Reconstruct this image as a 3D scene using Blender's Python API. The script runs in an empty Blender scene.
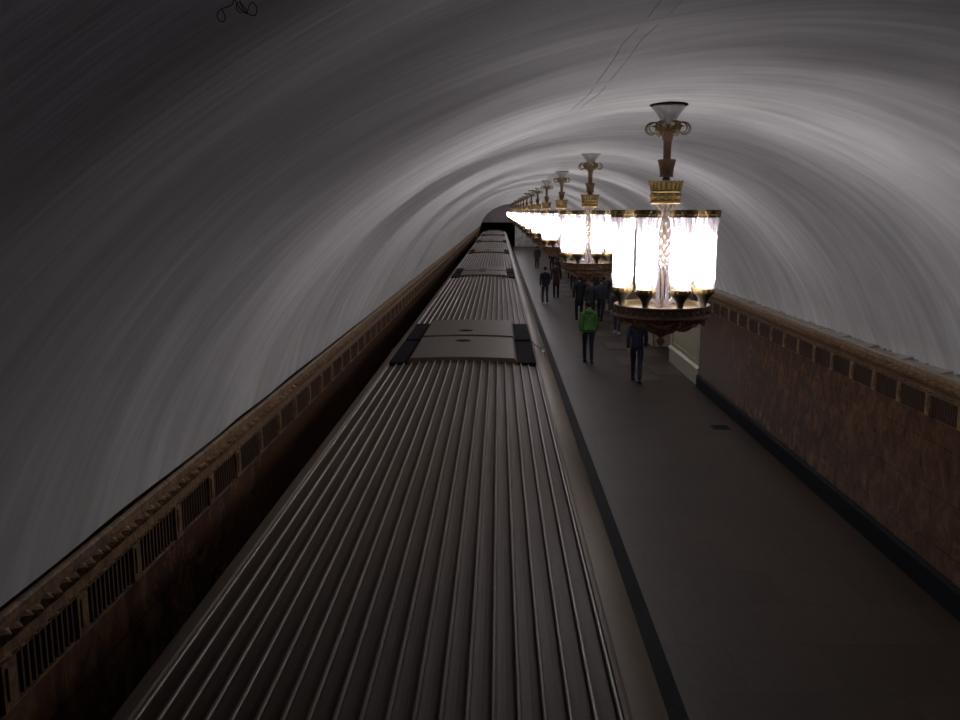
import bpy, bmesh, math, random
from mathutils import Vector, Matrix, noise
random.seed(7)
PI = math.pi
S = bpy.context.scene
COL = S.collection
CAMH = 4.7                      # camera height above the platform

# ------------------------------------------------------------------ camera
F = 872.0
cam = bpy.data.cameras.new('camera'); camo = bpy.data.objects.new('camera', cam); COL.objects.link(camo)
cam.sensor_width = 36; cam.lens = F/960*36; cam.clip_start = .05; cam.clip_end = 400
PITCH = math.atan(149/F); YAW = math.atan(19/F*math.cos(PITCH))
camo.location = (0, 0, CAMH); camo.rotation_euler = (PI/2-PITCH, 0, YAW)
S.camera = camo
ROT = camo.rotation_euler.to_matrix()
def ray(px, py):
    return (ROT @ Vector(((px-480)/F, (360-py)/F, -1))).normalized()
def on_floor(px, py, z=0):
    d = ray(px, py); t = (z-CAMH)/d.z
    return Vector((0, 0, CAMH)) + d*t

# ------------------------------------------------------------------ materials
def mat(name, base=(.5,.5,.5), rough=.6, metal=0, var=0, vscale=4, col2=None, bump=0, bscale=20, coords='Object',
        stretch=(1,1,1), spec=.5, bstretch=None):
    m = bpy.data.materials.new(name); m.use_nodes = True; nt = m.node_tree; N = nt.nodes; L = nt.links
    b = N['Principled BSDF']; b.inputs['Roughness'].default_value = rough; b.inputs['Metallic'].default_value = metal
    b.inputs['Specular IOR Level'].default_value = spec
    b.inputs['Base Color'].default_value = (*base, 1)
    tc = N.new('ShaderNodeTexCoord'); mp = N.new('ShaderNodeMapping'); mp.inputs['Scale'].default_value = stretch
    L.new(tc.outputs[coords], mp.inputs['Vector'])
    if col2 is not None:
        n = N.new('ShaderNodeTexNoise'); n.inputs['Scale'].default_value = vscale; n.inputs['Detail'].default_value = 8
        n.inputs['Roughness'].default_value = .65
        L.new(mp.outputs[0], n.inputs['Vector'])
        r = N.new('ShaderNodeValToRGB'); r.color_ramp.elements[0].position = .5-var; r.color_ramp.elements[1].position = .5+var
        r.color_ramp.elements[0].color = (*base, 1); r.color_ramp.elements[1].color = (*col2, 1)
        L.new(n.outputs['Fac'], r.inputs['Fac']); L.new(r.outputs['Color'], b.inputs['Base Color'])
        m['ramp'] = r.name
    if bump:
        mp2 = N.new('ShaderNodeMapping'); mp2.inputs['Scale'].default_value = bstretch or stretch
        L.new(tc.outputs[coords], mp2.inputs['Vector'])
        n2 = N.new('ShaderNodeTexNoise'); n2.inputs['Scale'].default_value = bscale; n2.inputs['Detail'].default_value = 6
        L.new(mp2.outputs[0], n2.inputs['Vector'])
        bp = N.new('ShaderNodeBump'); bp.inputs['Strength'].default_value = 1; bp.inputs['Distance'].default_value = bump
        L.new(n2.outputs['Fac'], bp.inputs['Height']); L.new(bp.outputs[0], b.inputs['Normal'])
    return m

M = {}
M['plaster'] = mat('plaster', (.42,.41,.39), .75, var=.24, vscale=1.3, col2=(.68,.685,.68), bump=.0035, bscale=1.7, coords='UV',
                   stretch=(.42,3.2,1), bstretch=(.6,9,1), spec=.25)
M['plaster_edge'] = mat('plaster_edge', (.16,.15,.14), .9, col2=(.34,.32,.3), var=.2, vscale=6)
M['seam'] = mat('plaster_seam', (.66,.65,.64), .9)
def brick_mix(m, bw, rh, mortar, offset, dark, rot=(0,0,0), loc=(0,0,0)):
    """joint lines between slabs, laid into an existing noise material"""
    nt = m.node_tree; N = nt.nodes; L = nt.links; b = N['Principled BSDF']
    tc = N.new('ShaderNodeTexCoord'); mp = N.new('ShaderNodeMapping')
    mp.inputs['Rotation'].default_value = rot; mp.inputs['Location'].default_value = loc
    L.new(tc.outputs['Object'], mp.inputs['Vector'])
    br = N.new('ShaderNodeTexBrick'); br.inputs['Scale'].default_value = 1
    br.inputs['Brick Width'].default_value = bw; br.inputs['Row Height'].default_value = rh
    br.inputs['Mortar Size'].default_value = mortar; br.offset = offset; br.inputs['Mortar Smooth'].default_value = .3
    br.inputs['Color1'].default_value = (.86,.86,.86,1); br.inputs['Color2'].default_value = (1.1,1.08,1.06,1); br.inputs['Mortar'].default_value = (*dark, 1)
    L.new(mp.outputs[0], br.inputs['Vector'])
    mx = N.new('ShaderNodeMix'); mx.data_type = 'RGBA'; mx.blend_type = 'MULTIPLY'; mx.inputs['Factor'].default_value = 1
    src = b.inputs['Base Color'].links[0].from_socket
    L.new(src, mx.inputs['A']); L.new(br.outputs['Color'], mx.inputs['B']); L.new(mx.outputs['Result'], b.inputs['Base Color'])
    return m
M['floor'] = brick_mix(mat('floor_granite', (.040,.027,.018), .5, col2=(.066,.047,.034), var=.25, vscale=9, bump=.0006, bscale=40, spec=.35),
                       1.0, 1.0, .007, .5, (.5,.45,.42))
M['floor_dark'] = mat('black_granite', (.006,.006,.009), .75, col2=(.014,.014,.018), var=.2, vscale=14, spec=.15)
M['inlay_light'] = mat('pale_floor_stone', (.075,.058,.042), .5, col2=(.10,.078,.058), var=.2, vscale=8)
def marble(name, a, b_, c_, rough=.25):
    m = mat(name, a, rough, col2=b_, var=.17, vscale=3.2, bump=.0008, bscale=9, stretch=(1,1.2,.8))
    nt = m.node_tree; r = nt.nodes[m['ramp']]
    e = r.color_ramp.elements.new(.5); e.color = (*c_, 1)
    n = [x for x in nt.nodes if x.type == 'TEX_NOISE'][0]; n.inputs['Distortion'].default_value = .7; n.inputs['Detail'].default_value = 12; n.inputs['Roughness'].default_value = .82
    return m
M['marble'] = brick_mix(marble('red_brown_marble', (.05,.024,.015), (.23,.14,.08), (.115,.058,.033)), .62, .82, .006, .0, (.5,.42,.35), rot=(PI/2,0,PI/2))
M['cornice'] = mat('brown_cornice_stone', (.10,.055,.026), .45, col2=(.25,.15,.07), var=.14, vscale=9, bump=.012, bscale=20)
M['shelf'] = mat('dusty_ledge_stone', (.26,.235,.20), .85, col2=(.42,.39,.34), var=.22, vscale=3.5, bump=.004, bscale=18)
M['grille'] = mat('dark_vent_metal', (.055,.030,.018), .6, metal=.1, col2=(.09,.05,.03), var=.2)
M['void'] = mat('shaft_black', (.006,.006,.007), .9)
M['cream'] = mat('cream_marble', (.36,.32,.20), .4, col2=(.46,.42,.30), var=.2, vscale=3, bump=.001, bscale=10)
M['end_grey'] = mat('end_wall_paint', (.20,.17,.185), .8, col2=(.28,.245,.26), var=.2)
M['end_marble'] = brick_mix(mat('end_wall_marble', (.5,.5,.49), .5, col2=(.82,.82,.8), var=.15, vscale=2), .9, .6, .012, .5, (.4,.4,.4), rot=(PI/2,0,0))
M['ballast'] = mat('ballast', (.02,.018,.016), .95, col2=(.05,.045,.04), var=.2, vscale=25, bump=.02, bscale=30)
M['steel'] = mat('rail_steel', (.25,.24,.23), .35, metal=.9)
# train
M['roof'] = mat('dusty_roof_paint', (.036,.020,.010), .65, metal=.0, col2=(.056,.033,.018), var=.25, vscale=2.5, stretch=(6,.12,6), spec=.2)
M['rib'] = mat('rib_highlight_paint', (.100,.070,.042), .45, col2=(.145,.104,.068), var=.25, vscale=2.5, stretch=(6,.12,6), spec=.4)  # rib crests paler than the panels: the light they catch is painted in
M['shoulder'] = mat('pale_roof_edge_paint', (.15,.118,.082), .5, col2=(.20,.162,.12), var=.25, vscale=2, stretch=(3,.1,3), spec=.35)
M['plate'] = mat('smooth_roof_cover', (.046,.031,.019), .6, col2=(.068,.048,.031), var=.22, vscale=2.2, stretch=(1.2,.6,1))
M['recess'] = mat('roof_vent_recess', (.008,.006,.008), .95, spec=.05)
M['blue'] = mat('blue_car_paint', (.02,.05,.12), .35, col2=(.025,.06,.14), var=.2)
M['glass'] = mat('dark_window_glass', (.01,.012,.014), .08)
M['rubber'] = mat('black_rubber', (.012,.012,.013), .7)
# lamps
M['bronze'] = mat('dark_bronze', (.095,.048,.028), .5, metal=.3, col2=(.18,.10,.058), var=.2, vscale=18, bump=.004, bscale=45)
M['lit_bronze'] = mat('lit_red_bronze', (.30,.16,.10), .5, metal=.2, col2=(.50,.30,.18), var=.2, vscale=18, bump=.004, bscale=45)  # paler bronze for the underside, missing light from below put into the colour
M['gold'] = mat('gilded_bronze', (.20,.13,.045), .45, metal=.6, col2=(.36,.25,.09), var=.2, vscale=22, bump=.003, bscale=60)
M['oldgold'] = mat('aged_gilding', (.075,.05,.02), .45, metal=.6, col2=(.16,.11,.045), var=.2, vscale=16, bump=.003, bscale=50)
M['cupmetal'] = mat('greyed_bronze', (.045,.040,.026), .6, metal=.3, col2=(.09,.08,.052), var=.2, vscale=20, bump=.003, bscale=60)
M['bell'] = mat('white_bell_plaster', (.30,.29,.27), .6, col2=(.42,.40,.37), var=.2, vscale=10)
def glassy(name, col, transp, translu):
    m = bpy.data.materials.new(name); m.use_nodes = True; nt = m.node_tree; N = nt.nodes; L = nt.links
    for n in list(N): N.remove(n)
    o = N.new('ShaderNodeOutputMaterial'); t = N.new('ShaderNodeBsdfTransparent'); t.inputs[0].default_value = (*col, 1)
    tl = N.new('ShaderNodeBsdfTranslucent'); g = N.new('ShaderNodeBsdfGlossy'); g.inputs['Roughness'].default_value = .15
    tc = N.new('ShaderNodeTexCoord'); ns = N.new('ShaderNodeTexNoise'); ns.inputs['Scale'].default_value = 30
    L.new(tc.outputs['Object'], ns.inputs['Vector'])
    rp = N.new('ShaderNodeValToRGB'); rp.color_ramp.elements[0].color = (col[0]*.72, col[1]*.66, col[2]*.66, 1); rp.color_ramp.elements[1].color = (*col, 1)
    L.new(ns.outputs['Fac'], rp.inputs['Fac']); L.new(rp.outputs['Color'], tl.inputs['Color'])
    a = N.new('ShaderNodeMixShader'); a.inputs[0].default_value = translu; L.new(t.outputs[0], a.inputs[1]); L.new(tl.outputs[0], a.inputs[2])
    b = N.new('ShaderNodeMixShader'); b.inputs[0].default_value = .1; L.new(a.outputs[0], b.inputs[1]); L.new(g.outputs[0], b.inputs[2])
    lw = N.new('ShaderNodeLayerWeight'); lw.inputs['Blend'].default_value = .5
    mr = N.new('ShaderNodeMapRange'); mr.inputs['From Min'].default_value = .15; mr.inputs['From Max'].default_value = .95; mr.inputs['To Min'].default_value = .06; mr.inputs['To Max'].default_value = .92
    L.new(lw.outputs['Facing'], mr.inputs['Value']); L.new(mr.outputs[0], b.inputs[0])
    L.new(b.outputs[0], o.inputs['Surface'])
    return m
M['shade'] = glassy('fluted_lamp_glass', (.985,.95,.97), .82, .10)
M['crystal'] = glassy('crystal', (.80,.77,.80), .8, .12)
def emit(name, col, s):
    m = bpy.data.materials.new(name); m.use_nodes = True; nt = m.node_tree; N = nt.nodes
    for n in list(N): N.remove(n)
    o = N.new('ShaderNodeOutputMaterial'); e = N.new('ShaderNodeEmission'); e.inputs[0].default_value = (*col, 1); e.inputs[1].default_value = s
    nt.links.new(e.outputs[0], o.inputs['Surface']); return m
M['bulb'] = emit('lit_bulb', (.985,.96,.99), 39)
# people
def cloth(name, c): 
    M[name] = mat(name, c, .85, col2=tuple(min(1, x*1.5+.002) for x in c), var=.2, vscale=9, bump=.006, bscale=14)
cloth('green_cloth', (.055,.17,.032)); cloth('navy_cloth', (.012,.012,.035)); cloth('black_cloth', (.009,.009,.013))
cloth('maroon_cloth', (.045,.014,.018)); cloth('slate_cloth', (.035,.042,.055)); cloth('charcoal_cloth', (.022,.022,.028))
cloth('tan_cloth', (.33,.22,.14)); cloth('pale_cloth', (.38,.36,.36)); cloth('denim_cloth', (.035,.045,.09))
M['skin'] = mat('skin', (.48,.27,.19), .55); M['hair_dark'] = mat('dark_hair', (.014,.009,.007), .6, bump=.004, bscale=60, col2=(.03,.02,.015), var=.2)
M['hair_brown'] = mat('brown_hair', (.06,.03,.015), .6, bump=.004, bscale=60, col2=(.1,.055,.03), var=.2)
M['leather'] = mat('black_leather', (.01,.01,.01), .35); M['lips'] = mat('lips', (.28,.08,.07), .5); M['eye'] = mat('eye', (.05,.04,.035), .15)

# ------------------------------------------------------------------ mesh helpers
class MB:
    def __init__(s): s.v = []; s.f = []; s.m = []; s.uv = None; s.cur = 0
    def add(s, vs, fs):
        o = len(s.v); s.v += [tuple(x) for x in vs]
        for f in fs: s.f.append([o+i for i in f]); s.m.append(s.cur)
        return s
    def box(s, x0, x1, y0, y1, z0, z1):
        vs = [(x,y,z) for z in (z0,z1) for y in (y0,y1) for x in (x0,x1)]
        return s.add(vs, [(0,2,3,1),(4,5,7,6),(0,1,5,4),(2,6,7,3),(0,4,6,2),(1,3,7,5)])
    def extrude_y(s, prof, y0, y1, ny=1, closed=False, caps=False):
        """prof: list of (x,z); extruded along y"""
        n = len(prof); vs = []
        for j in range(ny+1):
            y = y0+(y1-y0)*j/ny
            vs += [(p[0], y, p[1]) for p in prof]
        fs = []
        for j in range(ny):
            for i in range(n if closed else n-1):
                a = j*n+i; b = j*n+(i+1) % n; fs.append((a, b, b+n, a+n))
        if caps:
            fs.append(tuple(range(n-1,-1,-1))); fs.append(tuple(ny*n+i for i in range(n)))
        return s.add(vs, fs)
    def lathe(s, prof, seg=24, c=(0,0,0), fl=0, nf=0, phase=0):
        """prof: list of (r,z); fl = flute depth as a fraction of r, nf = flutes; profile may carry its own 3rd item as flute depth"""
        n = len(prof); vs = []
        for k in range(seg):
            a = 2*PI*k/seg+phase
            for p in prof:
                d = p[2] if len(p) > 2 else fl
                r = p[0]*(1+d*math.cos(nf*a)) if nf else p[0]
                vs.append((c[0]+r*math.cos(a), c[1]+r*math.sin(a), c[2]+p[1]))
        fs = []
        for k in range(seg):
            for i in range(n-1):
                a = k*n+i; b = ((k+1) % seg)*n+i
                fs.append((a, b, b+1, a+1))
        return s.add(vs, fs)
    def tube(s, pts, r, seg=6, taper=None):
        pts = [Vector(p) for p in pts]; n = len(pts); vs = []
        up = Vector((0,0,1)) if abs((pts[1]-pts[0]).normalized().z) < .9 else Vector((1,0,0))
        for i, p in enumerate(pts):
            t = (pts[min(i+1,n-1)]-pts[max(i-1,0)]).normalized()
            a = t.cross(up); 
            if a.length < 1e-4: a = t.cross(Vector((0,1,0)))
            a.normalize(); b = a.cross(t).normalized(); up = b
            rr = r if taper is None else r*(1+(taper-1)*i/(n-1))
            for k in range(seg):
                an = 2*PI*k/seg; vs.append(p+a*(rr*math.cos(an))+b*(rr*math.sin(an)))
        fs = [(i*seg+k, i*seg+(k+1)%seg, (i+1)*seg+(k+1)%seg, (i+1)*seg+k) for i in range(n-1) for k in range(seg)]
        fs.append(tuple(range(seg-1,-1,-1))); fs.append(tuple((n-1)*seg+k for k in range(seg)))
        return s.add(vs, fs)
    def ball(s, c, r, seg=12, rings=8, sc=(1,1,1)):
        vs = []; fs = []
        for j in range(rings+1):
            th = PI*j/rings
            for k in range(seg):
                a = 2*PI*k/seg; vs.append((c[0]+r*sc[0]*math.sin(th)*math.cos(a), c[1]+r*sc[1]*math.sin(th)*math.sin(a), c[2]+r*sc[2]*math.cos(th)))
        for j in range(rings):
            for k in range(seg): fs.append((j*seg+k, (j+1)*seg+k, (j+1)*seg+(k+1)%seg, j*seg+(k+1)%seg))
        return s.add(vs, fs)
    def plate(s, outline, th, origin, ux, uz):
        """flat outline (a,b) in plane ux/uz with thickness th"""
        o = Vector(origin); ux = Vector(ux); uz = Vector(uz); nn = ux.cross(uz).normalized(); n = len(outline)
        vs = [o+ux*a+uz*b+nn*(th/2) for a, b in outline]+[o+ux*a+uz*b-nn*(th/2) for a, b in outline]
        fs = [tuple(range(n)), tuple(range(2*n-1, n-1, -1))]+[(i, i+n, (i+1)%n+n, (i+1)%n) for i in range(n)]
        return s.add(vs, fs)
    def build(s, name, mats, parent=None, smooth=False, kind=None, fix=True):
        me = bpy.data.meshes.new(name); me.from_pydata(s.v, [], s.f); me.validate()
        if not isinstance(mats, (list, tuple)): mats = [mats]
        for m in mats: me.materials.append(M[m])
        if len(mats) > 1: me.polygons.foreach_set('material_index', s.m)
        if fix:
            bm = bmesh.new(); bm.from_mesh(me); bmesh.ops.remove_doubles(bm, verts=bm.verts, dist=1e-5)
            bmesh.ops.recalc_face_normals(bm, faces=bm.faces); bm.to_mesh(me); bm.free()
        if smooth:
            me.polygons.foreach_set('use_smooth', [True]*len(me.polygons))
            try: me.set_sharp_from_angle(angle=math.radians(40))
            except Exception: pass
        o = bpy.data.objects.new(name, me); COL.objects.link(o)
        if parent: o.parent = parent
        if kind: o['kind'] = kind
        return o
def structure(o, label, cat):
    o['kind'] = 'structure'; o['label'] = label; o['category'] = cat; return o
def thing(o, label, cat, group=None):
    o['label'] = label; o['category'] = cat
    if group: o['group'] = group
    return o
def empty(name, loc=(0,0,0), rz=0):
    o = bpy.data.objects.new(name, None); o.empty_display_size = .2; COL.objects.link(o); o.location = loc; o.rotation_euler = (0,0,rz); return o
def copy_tree(o, parent=None):
    c = o.copy(); COL.objects.link(c); c.parent = parent
    for ch in list(o.children): copy_tree(ch, c)
    return c

# ------------------------------------------------------------------ layout numbers (world: x right, y into the picture, platform at z 0)
YN, YF = -4.0, 118.0
XW = 5.41; XL = -2.52
VX, VR, VZ = 1.48, 4.14, CAMH-1.93       # vault circle: centre x, radius, springing height
VC = VZ-1.28; A0 = math.asin(1.28/4.14)   # centre height of the segmental vault and its springing angle
PLAT = .95; TRACK = -1.15
SH = VZ                                   # shelf height

# ------------------------------------------------------------------ vault
def ripple(y, a):
    p = Vector((0, y, 0))
    v = .070*noise.noise(Vector((a*.45, y*.22, 3.1)))+.070*noise.noise(Vector((a*.40, y*.55, 9.7)))+.050*noise.noise(Vector((a*.55, y*1.25, 1.3)))
    v += .0030*noise.noise(Vector((a*1.2, y*4.0, 5.3)))
    v += .024*math.sin(2*PI*y/2.6+.9*math.sin(y*.21)+.5*a)*(.5+.5*math.sin(a*1.3))
    return v
mb = MB(); NA = 72; ys = []
y = YN
while y < YF-.01:
    ys.append(y); y += .10 if y < 60 else .2
ys.append(YF)
vs = []
for yy in ys:
    for i in range(NA+1):
        a = A0+(PI-2*A0)*i/NA; r = VR+ripple(yy, a*3)*min(1, 6*math.sin(PI*i/NA)+.15)
        vs.append((VX-r*math.cos(a), yy, VC+r*math.sin(a)))
n = NA+1
fs = [(j*n+i, j*n+i+1, (j+1)*n+i+1, (j+1)*n+i) for j in range(len(ys)-1) for i in range(NA)]
me = bpy.data.meshes.new('ceiling'); me.from_pydata(vs, [], fs)
uvl = me.uv_layers.new(name='UVMap')
li = [0]*len(me.loops); me.loops.foreach_get('vertex_index', li)
uvs = []
for v in li: uvs += [(PI-2*A0)*VR*(v % n)/NA, ys[v//n]]
uvl.data.foreach_set('uv', uvs)
me.polygons.foreach_set('use_smooth', [True]*len(me.polygons))
me.materials.append(M['plaster'])
vault = bpy.data.objects.new('ceiling', me); COL.objects.link(vault)
structure(vault, 'white plastered barrel vault with rippling bands over track and platform', 'ceiling')
# hairline seams in the plaster, one mesh
def vpt(a, y, inset=0): 
    r = VR+ripple(y, a*3)-inset
    return Vector((VX-r*math.cos(a), y, VC+r*math.sin(a)))
mb = MB()
for (a0, y0, a1, y1) in ((1.37,2.5,1.355,7.5), (1.395,2.5,1.375,7.5), (.50,10.8,.56,13.5), (2.0,5.2,2.15,5.4)):
    pts = []
    for k in range(15):
        t = k/14; a = a0+(a1-a0)*t+.0012*noise.noise(Vector((k*.9, y0, 0))); yy = y0+(y1-y0)*t+.04*noise.noise(Vector((k*.7, y0, 4)))
        pts.append(vpt(a, yy, .002))
    mb.tube(pts, .0014, 4)
c = mb.build('trim_5', 'seam'); structure(c, 'thin cracked seams running across the white vault', 'seam')

# ------------------------------------------------------------------ floor, track bed
mb = MB().box(1.80, 9.2, YN, YF, -.25, 0)
structure(mb.build('floor', 'floor'), 'brown grey granite platform floor', 'floor')
mb = MB().box(PLAT, 1.80, YN, YF, -1.15, .004)
structure(mb.build('trim_1', 'floor_dark'), 'black granite strip along the edge of the platform', 'platform edge')
mb = MB().box(XL-.3, PLAT+.2, YN, YF+22, TRACK-.3, TRACK)
structure(mb.build('trim_2', 'ballast'), 'dark track bed under the train', 'track bed')
rail0 = None
for x, lab in ((-1.27,'steel rail of the track on the wall side'), (.25,'steel rail of the track on the platform side')):
    r = MB().box(x-.035, x+.035, YN, YF+20, TRACK+.12, TRACK+.16); r.box(x-.012, x+.012, YN, YF+20, TRACK+.02, TRACK+.12); r.box(x-.07, x+.07, YN, YF+20, TRACK, TRACK+.02)
    o = r.build('rail', 'steel'); thing(o, lab, 'rail', 'rails under the train')
# chequered inlay along the passages
mb = MB()
for i in range(46):
    for j in range(2):
        if (i+j) % 2 == 0:
            y0 = 24.2+i*1.6; x0 = 3.78+j*.8
            mb.box(x0, x0+.8, y0, y0+.8, .0, .004)
            mb.box(x0+.8 if j == 0 else x0-.8, x0+1.6 if j == 0 else x0, y0+.8, y0+1.6, .0, .004)
structure(mb.build('trim_3', 'inlay_light'), 'pale squares laid in the floor beside the passages', 'floor inlay')
# ------------------------------------------------------------------ left wall
mb = MB().box(XL-.25, XL, YN, YF, TRACK, VZ-.62)
structure(mb.build('wall_left', 'marble'), 'red brown marble wall behind the train', 'wall')
def ornament_band(mb, xf, sgn, z, y0, y1, step, h, d):
    """row of carved leaves standing out of the cornice face; sgn +1 = leaves point to +x"""
    yy = y0; k = 0
    while yy < y1:
        w = step*.46; hh = h*(.5 if k % 2 else .42)
        c = Vector((xf, yy, z+(.006 if k % 2 else -.006)))
        vs = [c+Vector((0,-w,-hh)), c+Vector((0,w,-hh)), c+Vector((0,w*1.1,hh*.6)), c+Vector((0,0,hh)), c+Vector((0,-w*1.1,hh*.6)),
              c+Vector((sgn*d,0,hh*.35)), c+Vector((sgn*d*.6,w*.45,-hh*.45)), c+Vector((sgn*d*.6,-w*.45,-hh*.45)), c+Vector((sgn*d*.3,0,-hh*.1))]
        mb.add(vs, [(0,8,7),(0,1,8),(1,6,8),(1,2,6),(2,5,6),(2,3,5),(3,4,5),(4,7,5),(4,0,7),(5,8,6),(5,7,8)])
        yy += step; k += 1
def cornice(side):
    sgn = 1 if side == 'left' else -1            # direction out of the wall
    xf = XL if side == 'left' else XW             # wall face
    out = .13 if side == 'left' else .20
    P = lambda d, z: (xf+sgn*d, VZ+z)
    prof = [P(-.02,-.62), P(.0,-.62), P(.0,-.612), P(-.035,-.608), P(-.035,-.34), P(.0,-.34), P(.03,-.325), P(.035,-.27), P(.055,-.26),
            P(.065,-.23), P(out*.62,-.205), P(out*.80,-.16), P(out*.95,-.07), P(out,-.055), P(out,-.012), P(out-.015,0), P(out-.03,0), P(-.02,-.004)]
    if side == 'left': prof = prof[:-1]+[P(.094,0), P(.088,-.25), P(-.02,-.25), P(-.03,.12)]
    mb = MB(); mb.extrude_y(prof, YN, YF, 1)
    ornament_band(mb, xf+sgn*out*.88, sgn, VZ-.115, YN, 48, .10, .095, .05)
    ornament_band(mb, xf+sgn*.05, sgn, VZ-.29, YN, 30, .06, .035, .015)
    # blocks between the grilles and a lower bead
    y = YN+.1+(.0 if side == 'left' else .35)
    ys_ = []
    while y < YF-1: ys_.append(y); y += .8
    for y in ys_:
        mb.box(min(xf-sgn*.04, xf+sgn*.012), max(xf-sgn*.04, xf+sgn*.012), y-.065, y+.065, VZ-.61, VZ-.335)
        if y < 40:
            mb.box(min(xf+sgn*.012, xf+sgn*.024), max(xf+sgn*.012, xf+sgn*.024), y-.035, y+.035, VZ-.55, VZ-.37)
    o = mb.build('trim_6' if side == 'left' else 'trim_7', 'cornice', fix=True)
    structure(o, 'carved brown cornice with leaf moulding along the %s wall' % side, 'cornice')
    g = MB()
    for y in ys_:
        if y > 70: break
        for k in range(11 if y < 32 else 7):
            nn = 11 if y < 32 else 7
            yc = y+.065+(.67)*(k+.5)/nn; w = .02 if nn == 11 else .028
            g.box(min(xf-sgn*.034, xf-sgn*.008), max(xf-sgn*.034, xf-sgn*.008), yc-w/2, yc+w/2, VZ-.605, VZ-.345)
    g = g.build('vent_grille', 'grille', parent=o, fix=False)
    g['label'] = 'dark upright slats between the cornice blocks'
    if side == 'left':
        c = MB().box(xf-.3, xf-.0601, YN, YF, VZ-.6, VZ-.33)
    else:
        c = MB().box(xf+.0601, xf+.3, YN, YF, VZ-.6, VZ-.33)
    c.build('shaft', 'void', parent=o)
    return o
cornice('left'); cornice('right')
# dusty ledge slabs on the right cornice
mb = MB(); y = YN; k = 0
while y < YF:
    L_ = 1.02 if y < 40 else 4
    t = .012+.010*random.random(); x0 = XW-.168+random.uniform(-.006, .006); lift = .05 if (8.4 < y < 13.6 or k % 5 == 2) else random.uniform(.0, .02)
    vs = [(x0,y+.012,SH), (XW+.12,y+.012,SH), (XW+.12,y+L_,SH), (x0,y+L_,SH), (x0,y+.012,SH+t+lift*.25), (XW+.12,y+.012,SH+t+lift*1.5), (XW+.12,y+L_,SH+t), (x0,y+L_,SH+t)]
    mb.add(vs, [(0,3,2,1),(4,5,6,7),(0,1,5,4),(1,2,6,5),(2,3,7,6),(3,0,4,7)])
    y += L_; k += 1
o = mb.build('trim_8', 'shelf'); structure(o, 'dusty pale ledge of stone slabs on top of the right cornice', 'ledge')
mb = MB(); y = YN                                    # crumbled plaster edge where vault meets ledge
while y < 50:
    w = random.uniform(.04, .16); r = random.uniform(.008, .022)
    if random.random() < .6: mb.ball((XW-.005-random.random()*.015, y, SH+.03), r, 6, 4, (1, w/r*.5, .8))
    y += w*1.2
o = mb.build('trim_9', 'plaster_edge'); structure(o, 'crumbling dark plaster line between vault and right ledge', 'plaster edge')

# ------------------------------------------------------------------ right wall
Y1 = 23.3
mb = MB().box(XW, XW+.9, YN, Y1, 0, VZ-.6)
structure(mb.build('wall_right', 'marble'), 'red brown mottled marble wall beside the platform', 'wall')
mb = MB().extrude_y([(XW+.01,0),(XW-.055,0),(XW-.055,.30),(XW-.03,.34),(XW+.01,.345)], YN, Y1+.02, 1, caps=True)
structure(mb.build('baseboard_right', 'floor_dark'), 'black granite base along the red brown wall', 'baseboard')
# cream pylons with passages between them
mb = MB(); py = [(Y1, 27.4), (30.4, 33.9)]
y = 37.0
while y < YF-6: py.append((y, y+3.5)); y += 6.6
for (a, b) in py:
    a0 = a+.03
    mb.box(XW+.06, XW+.9, a0, b, 0, 2.25)
    mb.box(XW+.02, XW+.06, a0, a0+.28, 0, 2.25); mb.box(XW+.02, XW+.06, b-.22, b, 0, 2.25)     # end pilasters
    mb.box(XW+.0, XW+.06, a0+.0, b+.03, 0, .42)                                                   # plinth
    mb.extrude_y([(XW+.06,.42),(XW-.03,.42),(XW-.03,.47),(XW+.02,.54),(XW+.06,.54)], a0+.02, b+.03, 1, caps=True)
    mb.extrude_y([(XW+.06,.62),(XW+.03,.62),(XW+.03,.66),(XW+.06,.66)], a0+.36, b-.3, 1, caps=True)
    mb.box(XW+.03, XW+.06, a0+.36, a0+.40, .62, 2.0); mb.box(XW+.03, XW+.06, b-.34, b-.3, .62, 2.0)
mb.box(XW, XW+.9, Y1, YF, 2.17, 2.25)
o = mb.build('wall_passages', 'cream'); structure(o, 'cream panelled marble piers and passages beyond the red brown wall', 'wall')
mb = MB().box(9.2, 9.4, Y1-2, YF, 0, 2.7); mb.box(XW+.9, 9.4, Y1-2.2, Y1-2, 0, 2.7)
structure(mb.build('wall_hall', 'cream'), 'cream wall of the hall behind the passages', 'wall')
mb = MB().box(XW+.3, 9.4, Y1-2, YF, 2.55, 2.7)
structure(mb.build('ceiling_hall', 'cream'), 'low ceiling over the passages', 'ceiling')

# ------------------------------------------------------------------ end wall with tunnel portal
mb = MB()
zs = CAMH-1.5
pts = [(VX-VR*1.02*math.cos(A0-.1+(PI-2*A0+.2)*i/40), VC+VR*1.02*math.sin(A0-.1+(PI-2*A0+.2)*i/40)) for i in range(41)]
up = [p for p in pts if p[1] >= zs-.3]; up = [(up[0][0], zs)]+[p for p in up if p[1] > zs]+[(up[-1][0], zs)]
prof = up
vs = [(p[0], YF, p[1]) for p in prof]+[(p[0], YF+.4, p[1]) for p in prof]; k = len(prof)
mb.add(vs, [tuple(range(k)), tuple(range(2*k-1, k-1, -1))]+[(i, i+k, (i+1)%k+k, (i+1)%k) for i in range(k)])
o = mb.build('wall_end', 'end_grey'); structure(o, 'dark grey lunette closing the far end of the vault', 'wall')
mb = MB().box(2.15, 9.3, YF, YF+.35, 0, zs)
structure(mb.build('wall_end_platform', 'end_marble'), 'pale marble wall closing the far end of the platform', 'wall')
mb = MB(); mb.box(XL-.4, XL-.1, YF, YF+22, TRACK, zs+.2); mb.box(2.15, 2.4, YF+.35, YF+22, TRACK, zs+.2); mb.box(XL-.4, 2.4, YF+22, YF+22.2, TRACK, zs+.2); mb.box(XL-.4, 2.4, YF+.4, YF+22, zs, zs+.2)
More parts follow.
